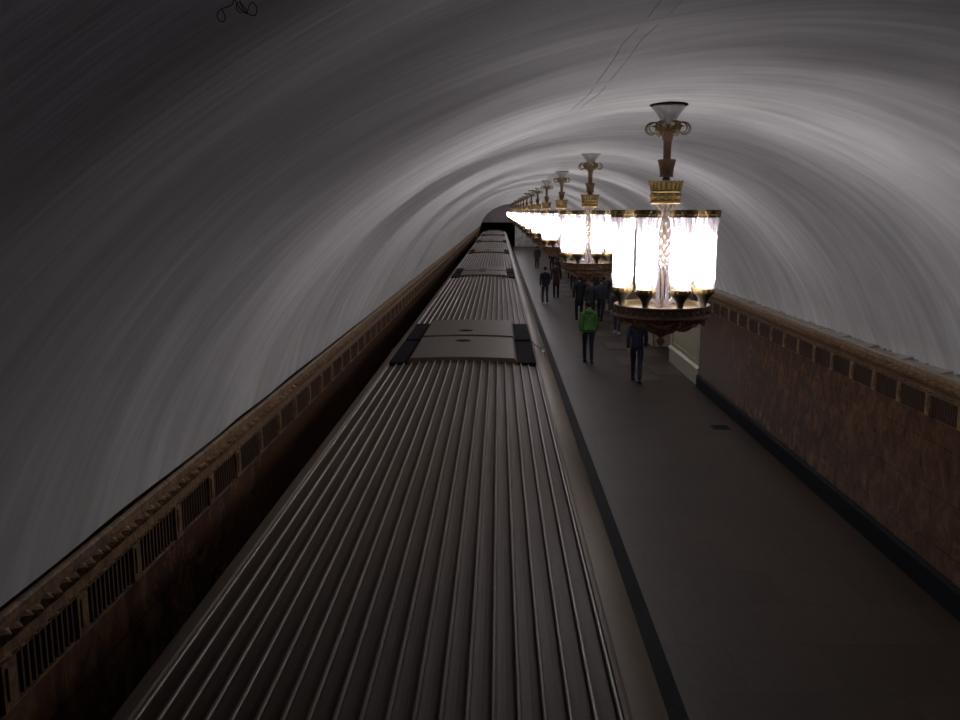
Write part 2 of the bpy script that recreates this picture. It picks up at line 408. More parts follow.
mb.box(PLAT, 2.15, YF, YF+22, TRACK, -.02)
structure(mb.build('wall_tunnel', 'void'), 'black tunnel mouth at the far end of the track', 'tunnel')

# ------------------------------------------------------------------ floor drain
p = on_floor(720, 427.5)
mb = MB()
for k in range(5): mb.box(-.17, .17, -.15+k*.065, -.115+k*.065, .004, .012)
mb.box(-.19,-.17,-.18,.18,0,.012); mb.box(.17,.19,-.18,.18,0,.012); mb.box(-.19,.19,-.18,-.16,0,.012); mb.box(-.19,.19,.16,.18,0,.012)
mb.box(-.17,.17,-.16,.16,.0,.004)
o = mb.build('floor_drain', 'rubber'); o.location = (p.x, p.y, 0); thing(o, 'small dark floor drain in the platform near the red brown wall', 'drain')

# ------------------------------------------------------------------ train
TX = -.52; PITCHY = 16.6; J0 = 14.6
zr = lambda h: CAMH-h
def make_car():
    root = empty('subway_car', (TX, 0, TRACK+.0))
    oz = -TRACK                      # z offset so that children sit in root space
    Z = lambda h: zr(h)+oz
    L_ = PITCHY-.10; y0, y1 = -L_/2, L_/2
    crown = lambda x: 2.14+.075*(x/1.065)**2
    def ribprof():
        pr = []; sp = .1122; x = -1.078
        pr.append((x, Z(crown(x))))
        for i in range(20):
            c = -1.066+i*sp
            h = crown(c)
            pr += [(c-.015, Z(h)), (c-.012, Z(h-.017)), (c-.006, Z(h-.024)), (c+.003, Z(h-.024)), (c+.009, Z(h-.017)), (c+.012, Z(h))]
            if i < 19:
                for t in (.25, .5, .75):
                    cc = c+.012+(sp-.025)*t; pr.append((cc, Z(crown(cc)+.006*math.sin(PI*t))))
        pr.append((1.078, Z(crown(1.078))))
        return pr
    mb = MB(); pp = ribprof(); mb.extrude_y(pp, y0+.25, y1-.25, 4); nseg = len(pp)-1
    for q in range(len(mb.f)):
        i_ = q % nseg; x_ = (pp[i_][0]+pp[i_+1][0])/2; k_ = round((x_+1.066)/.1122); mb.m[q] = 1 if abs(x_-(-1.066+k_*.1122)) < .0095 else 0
    # rounded-down car ends
    for s_, ye in ((-1, y0), (1, y1)):
        a = [(x, (y0+.25 if s_ < 0 else y1-.25), z) for x, z in [(1.078*(i/10-1), Z(crown(1.078*(i/10-1)))) for i in range(21)]]
        b = [(x, ye-s_*.08, z-.03) for x, _, z in a]; c = [(x, ye, z-.12) for x, _, z in a]
        n_ = 21
        mb.add(a+b+c, [(r_*n_+i, r_*n_+i+1, (r_+1)*n_+i+1, (r_+1)*n_+i) for r_ in range(2) for i in range(20)])
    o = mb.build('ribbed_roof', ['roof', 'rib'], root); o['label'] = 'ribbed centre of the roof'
    # shoulders / gutters
    for sg, nm in ((-1,'roof_shoulder'), (1,'roof_shoulder')):
        pr = [(sg*1.078, Z(2.22)), (sg*1.080, Z(2.195)), (sg*1.096, Z(2.190)), (sg*1.112, Z(2.20)), (sg*1.125, Z(2.232)), (sg*1.19, Z(2.262)), (sg*1.26, Z(2.315)), (sg*1.315, Z(2.385)), (sg*1.365, Z(2.46)), (sg*1.395, Z(2.58)), (sg*1.40, Z(2.72)), (sg*1.36, Z(2.74))]
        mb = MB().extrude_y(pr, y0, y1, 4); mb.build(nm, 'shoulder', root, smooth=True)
    # vertical sides with windows and doors
    for sg in (-1, 1):
        xs = sg*1.36
        mb = MB().box(min(xs, xs-sg*.08), max(xs, xs-sg*.08), y0, y1, .35, Z(2.73)); mb.build('side_wall', 'blue', root)
        if sg > 0:
            for k in range(4):
                yc = y0+L_*(k+.5)/4
                for dd in (-.32, .32):
                    d = MB().box(xs-.01, xs+.012, yc+dd-.31, yc+dd+.31, .98, 2.95).build('door', 'blue', root)
                    MB().box(xs+.008, xs+.016, yc+dd-.2, yc+dd+.2, 1.95, 2.75).build('door_window', 'glass', d)
                if k < 3:
                    yw = yc+L_/8
                    for dd in (-.55, .55): MB().box(xs+.0, xs+.01, yw+dd-.48, yw+dd+.48, 1.95, 2.75).build('window', 'glass', root)
    MB().box(-1.3, 1.3, y0, y1, .30, .95).build('underframe', 'rubber', root)
    for ye, sgn in ((y0, 1), (y1, -1)):
        MB().box(-1.3, 1.3, min(ye, ye+sgn*.06), max(ye, ye+sgn*.06), .9, Z(2.32)).build('end_wall', 'blue', root)
        # bogie
        b = MB()
        for dy in (-1.05, 1.05):
            for x in (-.76, .76): 
                vs = MB().lathe([(.05,-.05),(.40,-.05),(.43,-.02),(.40,.06),(.05,.06)], 20)
                b.add([(x+v[2], ye+sgn*2.6+dy+v[0], .60+v[1]) for v in vs.v], vs.f)
        b.box(-.85, .85, ye+sgn*2.6-1.3, ye+sgn*2.6+1.3, .45, .7)
        b.build('bogie', 'steel', root)
    # smooth raised covers at both car ends with dark vent recesses beside them
    for ye, sgn in ((y0, 1), (y1, -1)):
        ya, yb = sorted((ye+sgn*.05, ye+sgn*2.15))
        pr = [(-.80, Z(2.175)), (-.77, Z(2.115))]+[(x/10*.75, Z(2.095-.022*(1-(x/10)**2))) for x in range(-10, 11, 2)]+[(.77, Z(2.115)), (.80, Z(2.175))]
        c = MB().extrude_y(pr, ya, yb, 1, closed=True, caps=True).build('roof_cover', 'plate', root, smooth=True)
        c['label'] = 'smooth raised cover at the car end'
        for sg in (-1, 1):
            r_ = MB().box(min(sg*.80, sg*1.062), max(sg*.80, sg*1.062), ya, yb, Z(2.22), Z(2.156))
            r_ = r_.build('vent_recess', 'recess', root); r_['label'] = 'dark vent recess beside the cover'
        h = MB().lathe([(0,0),(.10,0),(.13,-.01),(.14,-.03)], 18, c=(-.05, ye+sgn*.55, Z(2.065)+.0)).build('roof_cap', 'recess', root, smooth=True)
    # rubber bellows to the next car
    return root
car = make_car()
car_labels = ['nearest ribbed roof subway car, right below the viewer', 'second ribbed roof subway car from the viewer', 'third ribbed roof subway car from the viewer',
              'fourth ribbed roof subway car from the viewer', 'fifth ribbed roof subway car, last but one of the train', 'farthest subway car, the end of the train near the tunnel mouth']
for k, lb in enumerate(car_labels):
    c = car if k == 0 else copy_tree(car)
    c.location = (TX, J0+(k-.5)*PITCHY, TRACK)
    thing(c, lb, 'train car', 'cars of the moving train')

# ------------------------------------------------------------------ chandelier (origin at the ceiling plate, z down)
CH_X = 1.49; CHK = .525; CH_UP = CAMH+1.775*CHK
K0 = 1.775                     # camera level in chandelier space is z = -K0
def z_(rel): return rel-K0          # rel = height relative to the camera
def make_chandelier():
    root = empty('chandelier', (0,0,0))
    MB().lathe([(0,.10),(.31,.10),(.315,-.03),(.30,-.04),(.0,-.04)], 32).build('ceiling_plate', 'recess', root, smooth=True)
    # pale flared bell
    MB().lathe([(.0,-.03),(.26,-.03),(.27,-.055),(.255,-.08),(.215,-.13),(.165,-.20),(.125,-.27),(.105,-.33),(.10,-.37),(0,-.37)], 32, fl=.02, nf=12).build('bell', 'bell', root, smooth=True)
    # leaf scrolls
    for k in range(6):
        a = 2*PI*k/6; d = Vector((math.cos(a), math.sin(a), 0)); side = Vector((-d.y, d.x, 0))
        mb = MB()
        for off, sc in ((-.06,.8), (-.03,.92), (0,1), (.03,.92), (.06,.8)):
            pts = []
            for i in range(26):
                t = i/25
                if t < .45:
                    u = t/.45; r = .07+(.19*sc)*(1-math.cos(u*PI/2)); z = z_(1.22)+.255*math.sin(u*PI/2)*(.9+.1*sc)
                else:
                    u = (t-.45)/.55; ang = PI/2-u*PI*2.1; rr = .125*(1-.6*u)*sc
                    r = .07+.19*sc+rr*math.cos(ang); z = z_(1.22)+.255*(.9+.1*sc)-.125*sc+rr*math.sin(ang)
                pts.append(d*r+side*(off*(.3+t))+Vector((0,0,z)))
            mb.tube(pts, .011, 5, taper=.6)
        mb.build('scroll', 'oldgold', root, smooth=True)
    MB().lathe([(.0,z_(1.43)),(.11,z_(1.43)),(.115,z_(1.38)),(.10,z_(1.30)),(.085,z_(1.22)),(.075,z_(1.18)),(0,z_(1.18))], 24, fl=.05, nf=8).build('leaf_collar', 'bronze', root, smooth=True)
    MB().lathe([(0,z_(1.2)),(.068,z_(1.2)),(.062,z_(1.1)),(.058,z_(.86)),(0,z_(.8))], 20, fl=.06, nf=8).build('pole', 'bronze', root, smooth=True)
    MB().lathe([(0,z_(.80)),(.125,z_(.86)),(.142,z_(.855)),(.14,z_(.82)),(.118,z_(.74)),(.105,z_(.64)),(.104,z_(.585)),(.112,z_(.57)),(0,z_(.57))], 24, fl=.04, nf=12).build('pole_cup', 'bronze', root, smooth=True)
    MB().lathe([(0,z_(.58)),(.045,z_(.575)),(.07,z_(.545)),(.06,z_(.515)),(.09,z_(.50)),(0,z_(.44))], 20).build('knop', 'bronze', root, smooth=True)
    # gilded crown
    cr = MB().lathe([(0,z_(.42)),(.25,z_(.44)),(.268,z_(.49)),(.278,z_(.49)),(.262,z_(.42)),(.248,z_(.35)),(.243,z_(.335)),(.252,z_(.33)),(.252,z_(.31)),(.243,z_(.305)),(.238,z_(.17)),(.248,z_(.165)),(.248,z_(.13)),(.235,z_(.115)),(0,z_(.115))], 48)
    cr = cr.build('crown', 'oldgold', root, smooth=True)
    mb = MB()
    for k in range(20):          # palmettes on the upper flare, rosettes on the drum
        a = 2*PI*(k+.5)/20; d = Vector((math.cos(a), math.sin(a), 0)); s_ = Vector((-d.y, d.x, 0))
        for q in (-1, 0, 1):
            mb.tube([d*.25+s_*0+Vector((0,0,z_(.355))), d*.262+s_*(.012*q)+Vector((0,0,z_(.43))), d*.285+s_*(.026*q)+Vector((0,0,z_(.50+.012*(q == 0))))], .0085, 5, taper=.8)
    for k in range(12):
        a = 2*PI*k/12; d = Vector((math.cos(a), math.sin(a), 0)); s_ = Vector((-d.y, d.x, 0))
        pts = [d*.245+s_*(.038*math.cos(t*PI/5))+Vector((0,0,z_(.238)+.045*math.sin(t*PI/5))) for t in range(11)]
        mb.tube(pts, .008, 5); mb.ball(d*.245+Vector((0,0,z_(.238))), .017, 8, 6)
        a2 = a+PI/12; d2 = Vector((math.cos(a2), math.sin(a2), 0)); mb.ball(d2*.243+Vector((0,0,z_(.238))), .014, 6, 5, (1,1,2.4))
    mb.build('crown_ornament', 'gold', cr, smooth=True)
    MB().lathe([(.250,z_(.335)),(.260,z_(.32)),(.250,z_(.305))], 40).build('crown_band', 'gold', cr, smooth=True)
    MB().lathe([(.246,z_(.17)),(.258,z_(.15)),(.256,z_(.13)),(.240,z_(.115))], 40).build('crown_band', 'gold', cr, smooth=True)
    # crystal column: lattice of facets
    mb = MB(); rows = 22; seg = 16; vs = []; ztop = z_(.115); zbot = z_(-.93)
    for j in range(rows+1):
        zz = ztop+(zbot-ztop)*j/rows
        for k in range(seg):
            a = 2*PI*(k+(.5 if j % 2 else 0))/seg; r = .142+(.012 if (k+j//2) % 2 else -.006); vs.append((r*math.cos(a), r*math.sin(a), zz))
    fs = []
    for j in range(rows):
        for k in range(seg):
            a = j*seg+k; b = j*seg+(k+1)%seg; c_ = (j+1)*seg+k; d_ = (j+1)*seg+(k+1)%seg
            if j % 2: fs += [(a, b, d_), (a, d_, c_)]
            else: fs += [(a, b, c_), (b, d_, c_)]
    mb.add(vs, fs); cc = mb.build('crystal_column', 'crystal', root)
    mb = MB()                    # gilt lattice wires over the crystals
    for k in range(8):
        for sg in (-1, 1):
            pts = [(.153*math.cos(2*PI*k/8+sg*t*.42), .153*math.sin(2*PI*k/8+sg*t*.42), ztop+(zbot-ztop)*t/12) for t in range(13)]
            mb.tube(pts, .007, 4)
    mb.build('lattice', 'oldgold', cc)
    for k in range(8):
        a = 2*PI*k/8; r = .095
        mb = MB().lathe([(0,z_(-.90)),(.021,z_(-.92)),(.018,z_(-1.0)),(.022,z_(-1.1)),(.018,z_(-1.25)),(.022,z_(-1.4)),(.02,z_(-1.62)),(0,z_(-1.63))], 8, c=(r*math.cos(a), r*math.sin(a), 0))
        mb.build('crystal_rod', 'crystal', root)
    MB().tube([(0,0,z_(.2)),(0,0,z_(-1.7))], .028, 10).build('stem', 'oldgold', root, smooth=True)
    MB().lathe([(0.03,z_(-.93)),(.15,z_(-.93)),(.155,z_(-.95)),(.15,z_(-.975)),(.03,z_(-.975))], 32).build('glass_disc', 'crystal', root, smooth=True)
    for k in range(12):          # crystal fronds around the foot
        a = 2*PI*(k+.5)/12; d = Vector((math.cos(a), math.sin(a), 0))
        pts = [d*(.10+.17*math.sin(t/9*PI*.75))+Vector((0,0,z_(-1.62)+.19*math.sin(t/9*PI*.62)-(.10 if t > 6 else 0)*(t-6)/3)) for t in range(10)]
        MB().tube(pts, .011, 5, taper=.5).build('crystal_frond', 'crystal', root)
    # eight lamps
    R_ = .725
    for k in range(8):
        a = 2*PI*(k+.5)/8; c = (R_*math.cos(a), R_*math.sin(a), 0)
        lamp = MB().lathe([(0,z_(-1.64)),(.075,z_(-1.64)),(.055,z_(-1.60)),(.05,z_(-1.57)),(.065,z_(-1.50)),(.105,z_(-1.43)),(.145,z_(-1.385)),(.155,z_(-1.36)),(.15,z_(-1.34)),(.0,z_(-1.34))], 24, c=c).build('lamp_cup', 'cupmetal', root, smooth=True)
        mb = MB().lathe([(.15,z_(-1.375)),(.162,z_(-1.365)),(.168,z_(-1.33)),(.165,z_(-1.29)),(.155,z_(-1.285))], 28, c=c, fl=.03, nf=14)
        for q in range(14):
            b = 2*PI*q/14; mb.ball((c[0]+.168*math.cos(b), c[1]+.168*math.sin(b), z_(-1.325)), .014, 6, 5)
        mb.build('pierced_collar', 'gold', lamp, smooth=True)
        sh = MB().lathe([(.145,z_(-1.32),.03),(.160,z_(-1.26),.05),(.163,z_(-1.1),.055),(.160,z_(-.8),.055),(.161,z_(-.5),.055),(.166,z_(-.36),.055),(.178,z_(-.24),.06),(.196,z_(-.15),.06),(.210,z_(-.115),.05)], 48, c=c, nf=12)
        sh = sh.build('glass_shade', 'shade', lamp, smooth=True); sh['label'] = 'fluted glass tube flaring at the top'
        MB().lathe([(0,z_(-.36)),(.085,z_(-.38)),(.105,z_(-.42)),(.105,z_(-1.14)),(.08,z_(-1.20)),(0,z_(-1.21))], 10, c=c).build('bulb', 'bulb', lamp)
        mb = MB().lathe([(.203,z_(-.105)),(.205,z_(.0)),(.212,z_(.018)),(.205,z_(.018)),(.196,z_(.0)),(.192,z_(-.105))], 30, c=c)
        cap = mb.build('top_rim', 'oldgold', lamp, smooth=True)
        mb = MB()
        for q in range(8):
            b = 2*PI*q/8; d = Vector((math.cos(b), math.sin(b), 0)); s_ = Vector((-d.y, d.x, 0)); cv = Vector(c)
            for w in (-2,-1,0,1,2):
                mb.tube([cv+d*.208+Vector((0,0,z_(-.10))), cv+d*.214+s_*(.012*w)+Vector((0,0,z_(-.04))), cv+d*.214+s_*(.024*w)+Vector((0,0,z_(.012-.008*abs(w))))], .007, 4)
        mb.lathe([(.205,z_(-.07)),(.212,z_(-.065)),(.212,z_(-.05)),(.205,z_(-.045))], 24, c=c); mb.build('palmette', 'gold', cap)
    # tray and ring
    t = MB().lathe([(0,z_(-1.645)),(.70,z_(-1.645)),(.74,z_(-1.63)),(.765,z_(-1.60)),(.775,z_(-1.62)),(.74,z_(-1.68)),(0,z_(-1.68))], 64).build('tray', 'oldgold', root, smooth=True)
    t['label'] = 'gilded tray under the lamp cups'
    mb = MB().lathe([(.765,z_(-1.60)),(.785,z_(-1.585)),(.805,z_(-1.59)),(.81,z_(-1.61)),(.80,z_(-1.625)),(.80,z_(-1.76)),(.812,z_(-1.775)),(.81,z_(-1.795)),(.79,z_(-1.81)),(.75,z_(-1.81)),(.75,z_(-1.68))], 64)
    ring = mb.build('ring', 'bronze', root, smooth=True)
    mb = MB()
    for k in range(40):
        a = 2*PI*k/40; mb.ball((.803*math.cos(a), .803*math.sin(a), z_(-1.69)), .024, 6, 5, (1,1,1.7))
    mb.build('ring_ornament', 'bronze', ring, smooth=True)
    # openwork bowl underneath
    b = MB().lathe([(.58,z_(-1.74)),(.56,z_(-1.86)),(.44,z_(-1.96)),(.28,z_(-2.04)),(.14,z_(-2.10)),(.05,z_(-2.13)),(0,z_(-2.13))], 32, fl=.08, nf=8).build('bowl', 'lit_bronze', root, smooth=True)
    for k in range(8):
        a = 2*PI*(k+.5)/8; d = (math.cos(a), math.sin(a), 0)
        low = [(.03,-2.02),(.12,-2.03),(.19,-1.975),(.26,-1.94),(.33,-1.965),(.42,-1.975),(.50,-1.945),(.57,-1.885),(.63,-1.825),(.70,-1.80),(.745,-1.80)]
        upr = [(.745,-1.75),(.66,-1.755),(.60,-1.79),(.54,-1.85),(.48,-1.90),(.42,-1.925),(.36,-1.925),(.30,-1.895),(.26,-1.86),(.2,-1.9),(.1,-1.95),(.03,-1.97)]
        mb = MB().plate([(r, z_(z-.06-.05*(1-r/.75))) for r, z in low+upr], .045, (0,0,0), d, (0,0,1))
        D = Vector(d)
        for (rc, zc, r0, w) in ((.66,-1.87,.045,1), (.60,-1.93,.04,-1)):
            pts = [D*(rc+w*r0*(1-.06*t)*math.cos(t*.6+1))+Vector((0,0,z_(zc)+r0*(1-.06*t)*math.sin(t*.6+1))) for t in range(14)]
            mb.tube(pts, .012, 5, taper=.7)
        # volute hanging at the rim
        pts = [D*(.745+.05*(1-.055*t)*math.cos(t*.55+1.6))+Vector((0,0,z_(-1.88)+.055*(1-.055*t)*math.sin(t*.55+1.6))) for t in range(15)]
        mb.tube(pts, .019, 6, taper=.8)
        mb.build('bracket', 'lit_bronze', root, smooth=True)
        # swags between brackets
        a2 = 2*PI*(k+1.5)/8; mb = MB()
        pts = []
        for t in range(13):
            u = t/12; aa = a+(a2-a)*u; rr = .70-.03*math.sin(u*PI); pts.append((rr*math.cos(aa), rr*math.sin(aa), z_(-1.82)-.10*math.sin(u*PI)))
        mb.tube(pts, .02, 6)
        am = (a+a2)/2
        for (rr, zz, sc) in ((.71,-1.85,1),(.67,-1.90,1.2),(.58,-1.90,1.1)):
            mb.ball((rr*math.cos(am), rr*math.sin(am), z_(zz)), .035*sc, 8, 6, (1,1,.8))
        mb.build('swag', 'lit_bronze', root, smooth=True)
    MB().lathe([(0,z_(-2.100)),(.09,z_(-2.100)),(.10,z_(-2.130)),(.055,z_(-2.160)),(.03,z_(-2.175)),(.045,z_(-2.200)),(.075,z_(-2.225)),(.078,z_(-2.250)),(.05,z_(-2.290)),(.025,z_(-2.315)),(.02,z_(-2.340)),(0,z_(-2.350))], 20, fl=.07, nf=8).build('finial', 'lit_bronze', root, smooth=True)
    return root
ch = make_chandelier()
CH0 = 7.97; CHS = 6.6  # the last two of the row are extra, added to brighten the end wall
ch_labels = ['nearest and largest lit chandelier of glass tubes, hanging above the platform', 'second lit chandelier from the viewer, just left behind the largest one',
             'third lit chandelier along the vault', 'fourth lit chandelier along the vault', 'fifth lit chandelier along the vault', 'sixth lit chandelier along the vault',
             'seventh lit chandelier along the vault', 'eighth lit chandelier along the vault', 'ninth lit chandelier along the vault', 'tenth lit chandelier, far down the vault', 'eleventh lit chandelier, far down the vault', 'twelfth lit chandelier, far down the vault', 'thirteenth lit chandelier, a small one far down the vault', 'fourteenth lit chandelier, a small one far down the vault', 'fifteenth lit chandelier, third from the far end of the row', 'last but one lit chandelier of the row, added to brighten the end wall', 'farthest lit chandelier, a speck added to brighten the end wall']
for k, lb in enumerate(ch_labels):
    c = ch if k == 0 else copy_tree(ch)
    c.location = (CH_X, CH0+k*CHS, CH_UP); c.scale = (1.02*CHK,1.02*CHK,CHK); c.rotation_euler = (0,0,-.165)
    thing(c, lb, 'chandelier', 'row of chandeliers')

# ------------------------------------------------------------------ dangling wire near the vault, top left
d = ray(235, 6); o_ = Vector((0,0,CAMH)); t = .5
while True:
    q = o_+d*t
    if math.hypot(q.x-VX, q.z-VC) > VR-.12: break
    t += .01
base = q; rt = ROT @ Vector((1,0,0)); upv = Vector((0,0,1)); sc = t/F
mb = MB()
def W(px, py, k): return base+rt*((px-235)*sc)+upv*((6-py)*sc)+Vector((0, .0008*math.sin(k*.7), 0))
for pl in ([(236,-14),(235,-2),(238,6),(242,11),(245,12),(244,8),(239,3),(236,8),(240,12)],
           [(236,-10),(233,4),(228,7),(224,8),(220,11),(218.5,15),(221,19),(224.5,19),(225.5,14),(223,9)],
           [(238,-8),(240,3),(243,10),(247,13),(253,14),(254.5,8),(251,3),(247,7),(246,12)]):
    pts = []
    n_ = len(pl)
    for i in range((n_-1)*4+1):
        j = min(i//4, n_-2); u = i/4-j
        p0 = Vector(pl[max(j-1,0)]); p1 = Vector(pl[j]); p2 = Vector(pl[j+1]); p3 = Vector(pl[min(j+2,n_-1)])
        pt = .5*((2*p1)+(p2-p0)*u+(2*p0-5*p1+4*p2-p3)*u*u+(3*p1-p0-3*p2+p3)*u**3)
        pts.append(W(pt.x, pt.y, i))
    mb.tube(pts, .0008, 5)
# the wire's stalk up to the plaster
top = W(236, -14, 0)
tt = top.copy()
while math.hypot(tt.x-VX, tt.z-VC) < VR-.02: tt = tt+Vector((-.002, 0, .01))
mb.tube([top, (top+tt)/2, tt+Vector((0,0,.02))], .0012, 5)
o = mb.build('loose_wire', 'rubber'); thing(o, 'dark curled loose wire dangling from the vault at the upper left', 'wire')

# ------------------------------------------------------------------ people
def skin_mesh(name, verts, edges, root=0, sub=1):
    """verts: list of (co, radius or (rx,ry)) -> evaluated mesh"""
    me = bpy.data.meshes.new(name); me.from_pydata([v[0] for v in verts], edges, [])
    ob = bpy.data.objects.new(name, me); COL.objects.link(ob)
    bm = bmesh.new(); bm.from_mesh(me); lay = bm.verts.layers.skin.verify(); bm.verts.ensure_lookup_table()
    for i, v in enumerate(bm.verts):
        r = verts[i][1]; v[lay].radius = r if isinstance(r, tuple) else (r, r); v[lay].use_root = (i == root)
    bm.to_mesh(me); bm.free()
    sk = ob.modifiers.new('skin', 'SKIN'); sk.use_smooth_shade = True; sk.branch_smoothing = .3
    ss = ob.modifiers.new('sub', 'SUBSURF'); ss.levels = sub; ss.render_levels = sub
    dg = bpy.context.evaluated_depsgraph_get(); ev = ob.evaluated_get(dg)
    out = bpy.data.meshes.new_from_object(ev, depsgraph=dg); out.name = name
    bpy.data.objects.remove(ob); bpy.data.meshes.remove(me)
    return out
def person(px, py, face, H=1.9, stride=.5, lean=.04, coat='black_cloth', legs='navy_cloth', hair='hair_dark', long=False, hood=False, arms=.35,
           label='', shoe='leather', hat=None, x=None, y=None):
    g = on_floor(px, py); 
    if x is not None: g = Vector((x, y, 0))
    root = empty('person', (g.x, g.y, 0), face)
    s = H/1.80
    V = lambda a, b, c: Vector((a*s, b*s, c*s))
    # pose: facing +y
    st = stride; hipz = .93-.04*st
    hip = {-1: V(-.095,0,hipz-.02), 1: V(.095,0,hipz-.02)}
    fy = {-1: .30*st, 1: -.30*st}
    ank = {}; knee = {}
    for sg in (-1, 1):
        lift = .05*st if fy[sg] < 0 else 0
        ank[sg] = V(sg*.085, fy[sg], .085+lift)
        mid = (hip[sg]+ank[sg])/2; knee[sg] = mid+V(0, .045+.06*abs(st), .0)
    toe = {sg: ank[sg]+V(sg*.015, .14, -.05 if fy[sg] >= 0 else -.085) for sg in (-1,1)}
    ly = lean
    pel = V(0,0,hipz+.03); wst = V(0,ly*.4,1.10); chest = V(0,ly*.9,1.30); up = V(0,ly*1.1,1.42); nk = V(0,ly*1.3,1.51)
    sh = {sg: V(sg*.185, ly, 1.42) for sg in (-1,1)}
    el = {sg: V(sg*.235, ly-fy[sg]*arms*.9-.03, 1.14) for sg in (-1,1)}
    wr = {sg: V(sg*.225, ly-fy[sg]*arms*2.2+.06, .90) for sg in (-1,1)}
    r = lambda a: a*s
    vs = []; es = []
    def av(co, rad, par=None):
        vs.append((co, tuple(r(q) for q in rad) if isinstance(rad, tuple) else r(rad))); i = len(vs)-1
        if par is not None: es.append((par, i))
        return i
    P_ = av(pel, (.13,.10)); w_ = av(wst, (.125,.09), P_); c_ = av(chest, (.145,.105), w_); u_ = av(up, (.10,.08), c_); n_ = av(nk, .052, u_)
    j_ = av(V(0,ly*1.3+.012,1.575), (.062,.068), n_); h1 = av(V(0,ly*1.3+.012,1.655), (.075,.092), j_); h2 = av(V(0,ly*1.3,1.73), (.068,.085), h1); av(V(0,ly*1.3-.005,1.765), (.045,.055), h2)
    for sg in (-1, 1):
        a = av(sh[sg], .052, u_); b = av(el[sg], .040, a); cc = av(wr[sg], .027, b)
        dr = (wr[sg]-el[sg]).normalized(); pm = av(wr[sg]+dr*r(.06), (.036,.016), cc)
        pt = wr[sg]+dr*r(.06)
        th = av(wr[sg]+dr*r(.05)+V(-sg*.012,.035,0), .010, cc); av(wr[sg]+dr*r(.09)+V(-sg*.02,.045,0), .008, th)
        for q in range(4):
            ln = (.07,.082,.076,.058)[q]; oy = .026-.0175*q
            f1 = av(pt+dr*r(.03)+V(0,oy,0), .0095, pm); f2 = av(pt+dr*r(.03+ln*.5)+V(-sg*.010,oy,0), .0085, f1); av(pt+dr*r(.03+ln*.95)+V(-sg*.028,oy,0), .007, f2)
        t1 = av(hip[sg], .085, P_); t2 = av(hip[sg].lerp(knee[sg], .5), .070, t1); k_ = av(knee[sg], .052, t2); cf = av(knee[sg].lerp(ank[sg], .35)+V(0,-.012,0), .052, k_); an = av(ank[sg], .036, cf)
        av(toe[sg], (.036,.026), an)
    body = skin_mesh('body', vs, es)
    body.materials.append(M['skin'])
    bo = bpy.data.objects.new('body', body); COL.objects.link(bo); bo.parent = root
    # trousers
    vs = []; es = []
    P2 = av(pel, (.142,.112))
    for sg in (-1, 1):
        t1 = av(hip[sg], .098, P2); t2 = av(hip[sg].lerp(knee[sg], .5), .084, t1); k_ = av(knee[sg], .066, t2); cf = av(knee[sg].lerp(ank[sg], .4), .064, k_); c2 = av(ank[sg]+V(0,0,.03), .056, cf); av(ank[sg]+V(0,.0,-.03), .060, c2)
    av(V(0,ly*.3,1.06), (.138,.105), P2)
    tr = skin_mesh('trousers', vs, es); tr.materials.append(M[legs]); o = bpy.data.objects.new('trousers', tr); COL.objects.link(o); o.parent = root
    # coat
    vs = []; es = []
    kk = 1.16 if hood else 1.0
    C0 = av(V(0,ly*.5,1.12), (.165*kk,.125*kk)); C1 = av(chest, (.185*kk,.138*kk), C0); C2 = av(V(0,ly*1.05,1.42), (.125,.095), C1); c3 = av(V(0,ly*1.25,1.50), (.078,.074), C2); av(V(0,ly*1.3,1.545), (.070,.068), c3)
    D1 = av(V(0,ly*.2,.97), (.175*kk,.135*kk), C0); D2 = av(V(0,0,.86), (.178*kk,.14*kk), D1)
    if long: D3 = av(V(0,0,.70), (.18,.15), D2); av(V(0,0,.56), (.185,.16), D3)
    for sg in (-1, 1):
        a = av(sh[sg], .078*kk, C2); b = av(sh[sg].lerp(el[sg], .5), .068, a); e_ = av(el[sg], .060, b); f_ = av(el[sg].lerp(wr[sg], .5), .054, e_); av(wr[sg], .046, f_)
    ct = skin_mesh('coat', vs, es); ct.materials.append(M[coat]); co = bpy.data.objects.new('coat', ct); COL.objects.link(co); co.parent = root
    if hood:
        mb = MB().ball(V(0, ly-.075, 1.49), r(.115), 16, 10, (1.15,.8,.72)); mb.build('hood', coat, co, smooth=True)
        mb = MB()
        for zz in (1.30, 1.17, 1.04, .93):
            pts = [V(.192*math.cos(q*PI/12), ly*.7+.145*math.sin(q*PI/12), zz) for q in range(25)]
            mb.tube(pts, r(.006), 5)
        mb.build('quilt_seam', coat, co, smooth=True)
    # hair / hat
    hy = ly*1.3
    mb = MB().ball(V(0,hy-.014,1.700), r(.098), 18, 12, (.93,1.10,1.02))
    vsn = []
    for v in mb.v:                         # shift the face side up so the face stays free
        v = Vector(v); 
        if v.y > (hy+.035)*s and v.z < 1.735*s: v.y = (hy+.035)*s
        vsn.append(tuple(v))
    mb.v = vsn; mb.build('hair', hair, root, smooth=True)
    if hat:
        MB().lathe([(r(.112),1.70*s),(r(.115),1.725*s),(r(.104),1.77*s),(r(.075),1.81*s),(r(.0),1.83*s)], 20, c=(0,hy*s-.004,0)).build('hat', hat, root, smooth=True)
    for sg in (-1, 1):
        MB().ball(V(sg*.032,hy+.093,1.665), r(.011), 8, 6).build('eye', 'eye', root, smooth=True)
        MB().ball(V(sg*.079,hy+.005,1.655), r(.028), 8, 6, (.35,.7,1.1)).build('ear', 'skin', root, smooth=True)
        f = toe[sg]; a = ank[sg]
        dd = (Vector((f.x,f.y,0))-Vector((a.x,a.y,0))).normalized()
        mb = MB(); sole_z = .0 if fy[sg] >= 0 else .03*st*s
        prof_ = [(-.07,.05,.075),(-.03,.052,.09),(.03,.048,.075),(.09,.054,.05),(.15,.048,.04),(.185,.03,.028)]
        rings = []
